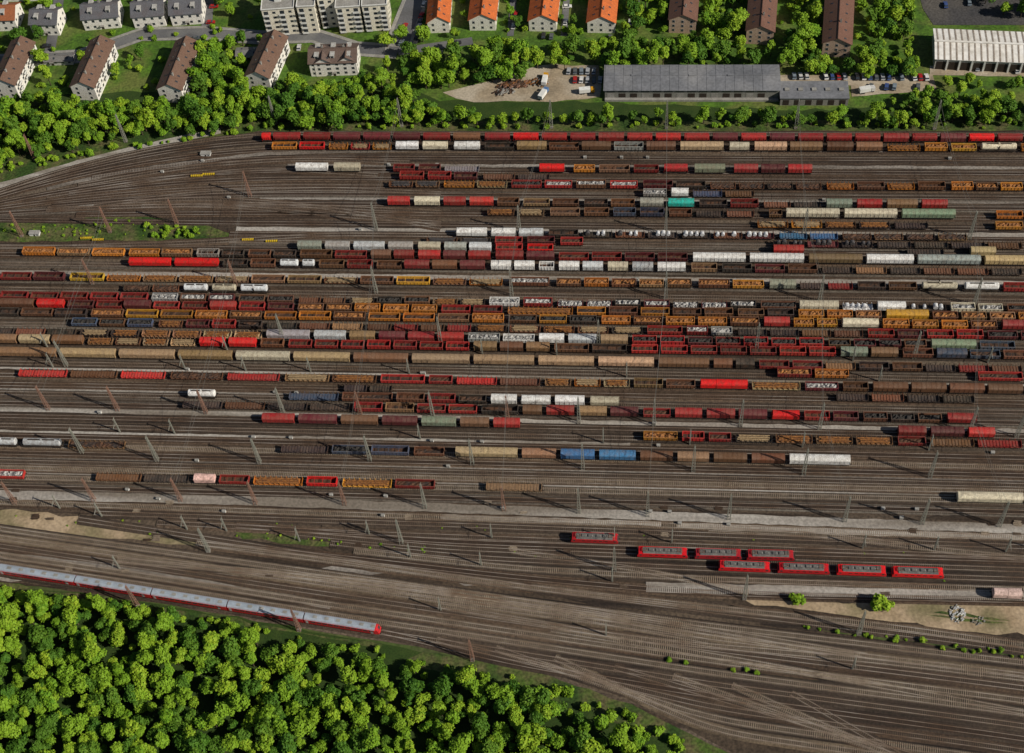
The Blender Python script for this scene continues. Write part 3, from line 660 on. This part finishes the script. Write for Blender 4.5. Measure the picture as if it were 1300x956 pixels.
for _ in range(34):
    u=rnd.uniform(0,1300); v=rnd.choice([641,652,664,676,700,742]); mb=MB(); n=rnd.randint(3,7); k=rnd.choice(['sl_conc','sl_wood','sl_mid','sl_wood','sl_conc'])
    for i in range(n): mb.box(-1.3+rnd.uniform(-.3,.3),1.3+rnd.uniform(-.3,.3),i*.34-.13,i*.34+.13,.1,.35+.2*(i%2),k)
    p=G(u,v+S(v)*(u-650)); obj('sleeper_stack',mb.mesh('sleeper_stack'),(p.x,p.y,.12),ALPHA+rnd.uniform(-.1,.1))

# ------------------------------------------------------------------ cars and trucks
def car_mesh():
    mb=MB(); 
    body=[(-2.15,.35),(2.1,.35),(2.17,.72),(1.2,.95),(-2.0,1.0),(-2.2,.85)]
    def ext(pr,w,k):
        n=len(pr); vs=[(x,-w,z) for x,z in pr]+[(x,w,z) for x,z in pr]
        mb.add(vs,[(i,(i+1)%n,n+(i+1)%n,n+i) for i in range(n)]+[tuple(range(n)),tuple(range(2*n-1,n-1,-1))],k)
    ext(body,.88,'cleanp')
    ext([(1.0,.96),(.3,1.4),(-1.4,1.42),(-1.95,.99)],.76,'glass')
    mb.box(-1.35,.28,-.74,.74,1.42,1.47,'cleanp')
    for x in (-1.35,1.35):
        for y in (-.8,.8): mb.cyl((x,y,.33),'y',.33,.22,'black',10)
    return mb.mesh('parked_car')
def truck_mesh():
    mb=MB(); mb.box(-4,4,-1,1,.7,.95,'dark'); mb.box(-4,1.8,-1.25,1.25,.97,3.2,'white'); mb.box(2.1,4,-1.2,1.2,.8,2.8,'cleanp')
    mb.box(4.01,4.04,-1.0,1.0,1.7,2.5,'glass')
    for x in (-2.8,-1.6,3): 
        for y in (-1,1): mb.cyl((x,y,.5),'y',.5,.3,'black',10)
    return mb.mesh('parked_truck')
CAR=car_mesh(); TRK=truck_mesh()
cc=[(.6,.6,.6),(.03,.03,.035),(.4,.42,.45),(.75,.75,.75),(.05,.09,.25),(.4,.02,.02),(.12,.13,.14),(.2,.25,.3)]
def car(u,v,rz): 
    p=G(u,v); obj('parked_car',CAR,(p.x,p.y,.3),rz+rnd.uniform(-.08,.08),color=rnd.choice(cc))
for u in range(992,1180,8):
    if rnd.random()<.75: car(u,98+(u-990)*.01,1.5)
for u in range(1085,1180,10):
    if rnd.random()<.5: car(u,112,1.2)
for v in range(0,62,7):
    if rnd.random()<.8: car(520-v*.22+6+14,v,1.25)
    if rnd.random()<.6: car(508-v*.22+14,v,1.25)
for u in range(722,762,8): car(u,92,1.4)
for u in range(730,764,8): car(u,103,1.4)
for u,v in [(690,47),(700,48),(775,50),(800,30),(655,20),(652,35),(720,10),(718,30),(272,10),(268,30),(60,60),(66,40),(380,62),(300,52),(250,50),(640,70),(1200,8),(1230,5),(1290,91),(1240,88),(560,70),(580,56)]:
    car(u,v,rnd.choice([0,1.4]))
for u,v,r in [(692,104,1.3),(690,122,1.0),(745,118,0),(1100,117,.1)]:
    p=G(u,v); obj('parked_truck',TRK,(p.x,p.y,.2),r,color=rnd.choice([(.6,.6,.6),(.6,.3,.02),(.1,.2,.4)]),scale=(.85,.85,.85))

# ------------------------------------------------------------------ buildings
BLD=[]
def house(name,p1,p2,rh,eh,wd,wall,roof,floors=3,chim=2,dorm=0,balc=False):
    a=G(*p1,rh); b=G(*p2,rh); L=(b-a).length; c=(a+b)/2; rz=math.atan2(b.y-a.y,b.x-a.x)
    BLD.append((Vector((a.x,a.y)),Vector((b.x,b.y)),wd/2))
    e=bpy.data.objects.new(name,None); COL.objects.link(e); e.location=(c.x,c.y,.02); e.rotation_euler=(0,0,rz)
    h=L/2; w=wd/2
    mb=MB(); mb.prism([(-w,0),(-w,eh),(0,rh-.25),(w,eh),(w,0)],-h,h,'wallp'); obj('walls',mb.mesh('walls'),parent=e,color=wall)
    mb=MB(); sl=(rh-eh)/w; o=.6
    for s in (-1,1):
        pr=[(0,rh),(s*(w+o),eh-sl*o+.05),(s*(w+o),eh-sl*o-.15),(0,rh-.24)]
        mb.prism(pr if s<0 else pr[::-1],-h-.5,h+.5,'tilep')
    mb.beam((-h-.5,0,rh+.03),(h+.5,0,rh+.03),.25,'tilep')
    obj('roof',mb.mesh('roof'),parent=e,color=roof)
    mb=MB(); fh=(eh-.6)/floors; r=random.Random(int(L*10))
    n=max(2,int(L/3.2))
    for f in range(floors):
        z=.6+fh*f+.5
        for i in range(n):
            x=-h+L*(i+.5)/n
            for s in (-1,1):
                y=sorted((s*(w+.01),s*(w+.05))); mb.box(x-.7,x+.7,*y,z,z+1.4,'frame')
                y=sorted((s*(w+.052),s*(w+.07))); mb.box(x-.58,x+.58,*y,z+.1,z+1.3,'glass')
        for j in range(max(2,int(wd/4))):
            y=-w+wd*(j+.5)/max(2,int(wd/4))
            for s in (-1,1):
                x=sorted((s*(h+.01),s*(h+.05))); mb.box(*x,y-.6,y+.6,z,z+1.4,'frame')
                x=sorted((s*(h+.052),s*(h+.07))); mb.box(*x,y-.48,y+.48,z+.1,z+1.3,'glass')
    obj('windows',mb.mesh('windows'),parent=e)
    mb=MB(); mb.box(-.6,.6,-w-.06,-w-.01,0,2.2,'dark'); mb.box(-1,1,-w-1.3,-w-.02,2.35,2.5,'concrete'); obj('door',mb.mesh('door'),parent=e)
    mb=MB()
    for i in range(chim):
        x=-h+L*(i+.6)/(chim+.2); mb.box(x-.45,x+.45,.5,1.2,rh-1.4,rh+1.0,'concrete'); mb.box(x-.25,x+.25,.7,1.0,rh+1.0,rh+1.25,'dark')
    if chim: obj('chimneys',mb.mesh('chimneys'),parent=e)
    if dorm:
        mb=MB(); 
        for i in range(dorm):
            x=-h+L*(i+.5)/dorm
            for s in (-1,1):
                y0,y1=sorted((s*w*.72,s*w*.2)); zb=eh+.2; zt=eh+(rh-eh)*.72
                mb.box(x-.9,x+.9,y0,y1,zb,zt,'wallp'); mb.box(x-1.1,x+1.1,y0-.2,y1+.2,zt,zt+.15,'tilep')
                yy=sorted((s*(w*.72+.01),s*(w*.72+.04))); mb.box(x-.6,x+.6,*yy,zb+.6,zt-.2,'glass')
        obj('dormers',mb.mesh('dormers'),parent=e,color=(.5,.5,.48))
    else:
        mb=MB(); 
        for i in range(max(2,int(L/5))):
            x=-h+L*(i+.3+.4*r.random())/max(2,int(L/5))
            for s in (-1,1):
                t=.55; y=s*w*t; z=rh-(rh-eh)*t
                vs=[(x-.4,y-.5,z+sl*.5*s+.12),(x+.4,y-.5,z+sl*.5*s+.12),(x+.4,y+.5,z-sl*.5*s+.12),(x-.4,y+.5,z-sl*.5*s+.12)]
                mb.add(vs,[(0,1,2,3)],'glass')
        obj('skylights',mb.mesh('skylights'),parent=e)
    if balc:
        mb=MB()
        for f in range(1,floors):
            for i in range(max(2,int(L/7))):
                x=-h+L*(i+.5)/max(2,int(L/7))
                for s in (-1,1):
                    y0,y1=sorted((s*(w+.08),s*(w+1.3))); z=.6+fh*f+.1; mb.box(x-1.6,x+1.6,y0,y1,z-.15,z,'concrete')
                    y0,y1=sorted((s*(w+1.22),s*(w+1.3))); mb.box(x-1.6,x+1.6,y0,y1,z,z+.95,'white')
        obj('balconies',mb.mesh('balconies'),parent=e)
    return e
WH=(.84,.82,.77); OR=(.62,.15,.035); GR=(.12,.125,.145)
for a,b in [((26,46),(0,100)),((127,45),(101,103)),((236,46),(212,106)),((348,38),(324,90))]:
    house('apartment_house',a,b,11.5,8.3,11,WH,(.17,.10,.072),3,3,0,balc=True)
house('white_villa',(392,62),(452,60),11,8,12,WH,(.14,.10,.085),3,2,3)
house('white_villa',(410,58),(408,74),10.6,8,8,WH,(.14,.10,.085),3,0,0)
house('white_villa',(440,56),(438,72),10.6,8,8,WH,(.14,.10,.085),3,0,0)
for a,b,w_ in [((558,-20),(555,20),10),((616,-25),(611,17),12),((694,-28),(688,18),12.5),((768,-28),(763,20),12.5)]:
    house('terraced_house',a,b,10,6.5,w_,(.84,.82,.74),OR,2,3,0)
for a,b in [((872,-35),(867,18)),((972,-40),(966,32)),((1070,-60),(1064,48))]:
    house('apartment_house',a,b,11,8,12,(.5,.36,.27),(.17,.085,.062),3,3,0)
for a,b,g in [((166,3),(206,0),1),((214,0),(254,-3),1),((102,6),(148,2),1),((38,12),(72,12),1),((-40,8),(18,6),0),((0,-30),(60,-32),0),((110,-35),(180,-38),0),((200,-38),(255,-40),0)]:
    house('detached_house',a,b,10.5,7,12,WH,GR if g else (.36,.12,.05),2,1,2)
house('garage',(40,72),(92,70),3.6,2.8,5,(.5,.5,.48),(.2,.2,.2),1,0)
house('garage',(300,64),(330,63),3.6,2.8,5,(.5,.5,.48),(.2,.2,.2),1,0)

def block(name,p1,p2,dep,ht,wall,floors,pitch=0):
    a=G(*p1); b=G(*p2); L=(b-a).length; rz=math.atan2(b.y-a.y,b.x-a.x)
    n=Vector((-math.sin(rz),math.cos(rz),0)); c=(a+b)/2+n*dep/2
    A=a+n*dep/2; B=b+n*dep/2; BLD.append((Vector((A.x,A.y)),Vector((B.x,B.y)),dep/2))
    e=bpy.data.objects.new(name,None); COL.objects.link(e); e.location=(c.x,c.y,.02); e.rotation_euler=(0,0,rz); h=L/2; w=dep/2
    mb=MB(); mb.prism([(-w,0),(-w,ht),(0,ht+pitch+.001),(w,ht),(w,0)],-h,h,'wallp'); obj('walls',mb.mesh('walls'),parent=e,color=wall)
    return e,h,w,L
for p1,p2,ht in [((340,46),(380,43),15),((384,43),(406,42),15.5),((410,36),(430,34),17),((432,42),(462,40),14.5),((465,40),(496,38),14.5)]:
    e,h,w,L=block('apartment_block',p1,p2,13,ht,(.80,.76,.64),5)
    mb=MB(); mb.box(-h-.2,h+.2,-w-.2,w+.2,ht+.01,ht+.25,'concrete')
    for s in (-1,1): mb.box(-h-.2,h+.2,*sorted((s*(w+.2),s*(w-.1))),ht+.255,ht+.7,'white'); mb.box(*sorted((s*(h+.2),s*(h-.1))),-w+.1,w-.1,ht+.255,ht+.7,'white')
    mb.box(-1.5,1.5,-1.5,1.5,ht+.26,ht+2.4,'white'); obj('flat_roof',mb.mesh('flat_roof'),parent=e)
    mb=MB(); n=max(2,int(L/3))
    for f in range(5):
        z=1.0+f*(ht-1)/5
        for i in range(n):
            x=-h+L*(i+.5)/n
            if i%2: mb.box(x-.7,x+.7,-w-.07,-w-.01,z+.5,z+1.7,'glass')
            else:
                mb.box(x-1.0,x+1.0,-w-.06,-w-.01,z,z+2.0,'glass'); mb.box(x-1.4,x+1.4,-w-1.3,-w-.07,z-.2,z-.05,'concrete'); mb.box(x-1.4,x+1.4,-w-1.3,-w-1.2,z-.049,z+.95,'white')
        for j in range(3):
            y=-w+13*(j+.5)/3; 
            for s in(-1,1): mb.box(*sorted((s*(h+.01),s*(h+.06))),y-.7,y+.7,z+.4,z+1.8,'glass')
    obj('windows_balconies',mb.mesh('windows'),parent=e)

M['shedroof']=simple('shed_roof_felt',(.19,.195,.215),(.14,.145,.16),.1,c3=(.23,.23,.24),fine=.8,fk=.75)
e,h,w,L=block('goods_shed',(768,126),(988,126),15,5.5,(.22,.22,.20),1,pitch=1.2)
mb=MB()
for s in (-1,1): 
    pr=[(0,6.95),(s*(w+.7),5.65),(s*(w+.7),5.45),(0,6.75)]; mb.prism(pr if s<0 else pr[::-1],-h-.6,h+.6,'shedroof')
for i in range(int(L/4)):
    x=-h+i*4
    for s in (-1,1): mb.beam((x,0,7.0),(x,s*(w+.7),5.7),.08,'shedroof')
mb.beam((-h-.6,0,7.0),(h+.6,0,7.0),.3,'shedroof')
for i in (1,4,6): mb.box(-h+L*(i+.5)/9-1.2,-h+L*(i+.5)/9+1.2,-.5,.5,6.9,7.3,'shedroof')
obj('roof',mb.mesh('roof'),parent=e)
mb=MB()
for i in range(int(L/5)):
    x=-h+2.5+i*5; mb.box(x-1.5,x+1.5,-w-.06,-w-.01,.3,3.4,'dark' if i%3 else 'concrete'); mb.box(x-1.8,x+1.8,-w-.06,-w-.01,4,4.9,'glass')
mb.box(-h,h,-w-1.6,-w-.08,0,1.0,'concrete'); obj('doors',mb.mesh('doors'),parent=e)
e,h,w,L=block('goods_shed',(990,134),(1076,134),10,4.2,(.24,.23,.21),1)
mb=MB(); mb.box(-h-.3,h+.3,-w-.4,w+.4,4.22,4.5,'shedroof')
for i in range(5): mb.box(-h+L*(i+.5)/5-1,-h+L*(i+.5)/5+1,-.8,.8,4.51,5,'concrete')
obj('roof',mb.mesh('roof'),parent=e)
mb=MB()
for i in range(6): x=-h+L*(i+.5)/6; mb.box(x-1.3,x+1.3,-w-.06,-w-.01,.3,3.2,'dark')
obj('doors',mb.mesh('doors'),parent=e)
M['whiteroof']=simple('white_sheet_roof',(.74,.71,.66),(.58,.55,.50),.3,c3=(.78,.76,.73),fine=.6,fk=.85)
M['ribroof']=simple('weathered_rib',(.33,.27,.22),(.45,.40,.35),.5)
e,h,w,L=block('warehouse',(1185,88),(1420,98),19,6,(.5,.48,.45),1,pitch=1.4)
mb=MB()
for s in (-1,1):
    pr=[(0,7.75),(s*(w+.5),6.2),(s*(w+.5),6.0),(0,7.55)]; mb.prism(pr if s<0 else pr[::-1],-h-.5,h+.5,'whiteroof')
n=int(L/2.6)
for i in range(n):
    x=-h+.6+i*2.6
    for s in (-1,1): mb.add([(x,0,7.80),(x+.8,0,7.80),(x+.8,s*(w+.5),6.25),(x,s*(w+.5),6.25)],[(0,1,2,3)],'ribroof'); mb.beam((x+.4,0,7.8),(x+.4,s*(w+.5),6.25),.12,'ribroof')
mb.box(-h-.5,h+.5,-.5,.5,7.72,8.1,'whiteroof')
obj('roof',mb.mesh('roof'),parent=e)
mb=MB()
for i in range(int(L/5.2)):
    x=-h+2.6+i*5.2; mb.box(x-2,x+2,-w-.06,-w-.01,.2,4.6,'dark'); mb.box(x+2.2,x+2.8,-w-.5,-w-.02,0,5.8,'white')
obj('doors',mb.mesh('doors'),parent=e)

# ------------------------------------------------------------------ trees
def tree_mesh(seed,mk,Ht=10,R=3.6,nleaf=1250):
    r=random.Random(seed); mb=MB()
    n=7; vs=[]
    for k,(z,rr) in enumerate([(0,.28),(Ht*.3,.2),(Ht*.55,.13),(Ht*.8,.05)]):
        for i in range(n): a=2*math.pi*i/n; vs.append((rr*math.cos(a)+.1*k*math.sin(seed),rr*math.sin(a),z))
    mb.add(vs,[(k*n+i,k*n+(i+1)%n,(k+1)*n+(i+1)%n,(k+1)*n+i) for k in range(3) for i in range(n)],'trunk')
    lobes=[]
    for i in range(9):
        a=r.random()*6.28; d=R*r.uniform(.25,.75); z=Ht*r.uniform(.38,.85); rr=R*r.uniform(.28,.5)
        c=Vector((d*math.cos(a),d*math.sin(a),z)); lobes.append((c,rr)); mb.beam((0,0,Ht*r.uniform(.25,.5)),c,.12,'trunk')
    lobes.append((Vector((r.uniform(-.8,.8),r.uniform(-.8,.8),Ht*.84)),R*.38)); lobes.append((Vector((0,0,Ht*.6)),R*.6))
    tot=sum(l[1]**2 for l in lobes); vs=[]; fs=[]
    for c,rr in lobes:
        for _ in range(int(nleaf*rr*rr/tot)):
            d=Vector((r.gauss(0,1),r.gauss(0,1),r.gauss(.25,.9))).normalized()
            q=c+Vector((d.x,d.y,d.z*.85))*rr*(r.uniform(.65,1.3) if r.random()<.8 else r.uniform(.3,.9))
            nn=(d+Vector((r.gauss(0,.5),r.gauss(0,.5),r.gauss(.35,.5)))-ld*.35).normalized()
            t=nn.cross(Vector((r.random(),r.random(),r.random()-.5))).normalized(); b=nn.cross(t); s=r.uniform(.2,.45)
            k=len(vs)
            for x,y in ((-1,-.7),(.9,-.8),(1.1,.6),(-.6,1)): vs.append(tuple(q+t*(s*x)+b*(s*y)))
            fs.append((k,k+1,k+2,k+3))
    mb.add(vs,fs,mk); return mb.mesh('tree_crown')
TM=[tree_mesh(i,'leaf' if i%3 else 'leafd',r_h,r_r) for i,(r_h,r_r) in enumerate([(10,3.4),(9,3.8),(11,3.0),(9.5,4.0),(12,3.3),(8.5,3.6),(7,2.4),(11,2.6)])]
BM=[tree_mesh(20+i,'leaf',3.2,2.0,420) for i in range(2)]
def inpoly(p,P):
    c=False; j=len(P)-1
    for i in range(len(P)):
        if (P[i].y>p.y)!=(P[j].y>p.y) and p.x<(P[j].x-P[i].x)*(p.y-P[i].y)/(P[j].y-P[i].y)+P[i].x: c=not c
        j=i
    return c
def nearb(p,mar):
    q=Vector((p.x,p.y))
    for a,b,w_ in BLD:
        d=b-a; t=max(0,min(1,(q-a).dot(d)/max(d.length_squared,.01)))
        if (q-(a+d*t)).length<w_+mar: return True
    return False
cnt=0
def wood(name,px,sp,smin,smax,fill=1,zz=7,single=False,ms=TM,mar=1.5):
    global cnt
    P=[G(u,v,zz) for u,v in px]; xs=[p.x for p in P]; ys=[p.y for p in P]
    e=None
    if not single: e=bpy.data.objects.new(name,None); COL.objects.link(e)
    y=min(ys)
    while y<max(ys):
        x=min(xs)
        while x<max(xs):
            p=Vector((x+rnd.uniform(-.5,.5)*sp,y+rnd.uniform(-.5,.5)*sp,0))
            if inpoly(p,P) and rnd.random()<fill and not nearb(p,mar):
                s=rnd.uniform(smin,smax); cnt+=1
                o=obj(name if single else 'tree',rnd.choice(ms),(p.x,p.y,0),rnd.random()*6.28,parent=e); o.scale=(s*rnd.uniform(.9,1.1),s,s*rnd.uniform(.8,1.2))
            x+=sp
        y+=sp
wood('woodland',[(-160,115),(0,118),(60,112),(120,125),(190,122),(235,122),(300,98),(380,100),(450,104),(500,90),(530,118),(560,134),(640,136),(765,138),(765,148),(600,148),(500,149),(380,150),(330,147),(250,158),(150,166),(60,186),(0,200),(-160,235)],4.2,.5,1.1,.97)
wood('tree_belt',[(765,138),(985,140),(1085,143),(1130,128),(1200,108),(1300,122),(1420,122),(1420,152),(1000,151),(765,149)],4.2,.4,.95,zz=5,fill=.95)
wood('tree_belt',[(480,68),(560,62),(640,48),(690,62),(690,76),(650,92),(560,100),(500,98)],5,.6,1.2,.9)
wood('tree_belt',[(690,52),(790,48),(850,42),(940,44),(1040,55),(1100,62),(1165,60),(1170,85),(1060,86),(990,80),(770,76),(700,76)],5,.55,1.1,.88)
for px in [[(903,-40),(942,-40),(938,45),(898,45)],[(1000,-40),(1042,-40),(1035,60),(995,60)],[(1105,-40),(1155,-40),(1165,90),(1100,90)],[(800,-40),(845,-40),(840,30),(795,40)],[(1215,-40),(1360,-40),(1360,10),(1290,12),(1225,-8)]]:
    wood('tree_row',px,5.4,.6,1.15,.72)
wood('tree_belt',[(242,48),(310,40),(305,100),(250,112),(240,80)],5.2,.7,1.25,.85)
wood('tree_row',[(1185,96),(1420,100),(1420,108),(1190,104)],4,.35,.7,.7,zz=4)
wood('woodland',[(-160,716),(0,744),(100,758),(200,774),(300,793),(400,813),(490,836),(560,849),(640,870),(740,902),(860,955),(1000,1040),(-160,1040)],4.1,.45,1.05,.97)
wood('bush',[(180,282),(250,284),(262,298),(190,300)],2.4,.3,.75,.7,2,single=True,ms=BM,mar=0)
wood('hedge',[(0,741),(200,770),(490,826),(490,836),(300,800),(0,752)],3.0,.4,1.0,.6,1,ms=BM)
wood('hedge',[(480,833),(620,850),(720,872),(820,912),(900,955),(860,955),(740,900),(480,848)],3.0,.4,1.1,.65,1,ms=BM)
wood('hedge',[(830,832),(1000,856),(1030,864),(850,842)],2.2,.2,.6,.5,1,ms=BM); wood('hedge',[(1020,790),(1300,828),(1300,838),(1020,797)],2.2,.2,.55,.5,1,ms=BM)
wood('hedge',[(330,157),(1420,155),(1420,161),(330,162)],2.4,.3,.8,.4,1,ms=BM)
wood('hedge',[(0,208),(180,180),(330,160),(330,164),(180,186),(0,218)],2.4,.3,.9,.5,1,ms=BM)
wood('hedge',[(300,672),(480,690),(590,701),(420,694)],2.2,.12,.32,.5,.5,ms=BM)
wood('hedge',[(0,285),(180,278),(290,298),(0,304)],2.2,.12,.4,.35,.5,ms=BM)
wood('weed_patches',[(0,648),(1300,690),(1300,740),(900,730),(500,700),(0,665)],5,.08,.22,.22,.5,ms=BM)
for u,v,s in [(1118,769,1.5),(1112,772,1.0),(1125,771,1.1),(1008,764,1.0),(1015,765,.9)]:
    p=G(u,v); obj('bush',BM[0],(p.x,p.y,.1),u,scale=(s,s,s))
wood('deciduous_tree',[(-60,-30),(335,-30),(335,110),(-60,115)],9,.55,1.1,.4,single=True)
wood('deciduous_tree',[(335,50),(540,30),(540,120),(350,105)],8,.6,1.1,.45,single=True)
wood('deciduous_tree',[(565,-40),(900,-40),(900,50),(565,50)],8.5,.45,.8,.35,single=True)
wood('garden_hedge',[(-60,-10),(335,-10),(335,110),(-60,115)],5,.5,1.0,.3,1,ms=BM)
wood('garden_hedge',[(565,-40),(1160,-40),(1160,60),(565,50)],4.5,.5,1.0,.4,1,ms=BM)
print('trees',cnt,'objs',len(bpy.data.objects))
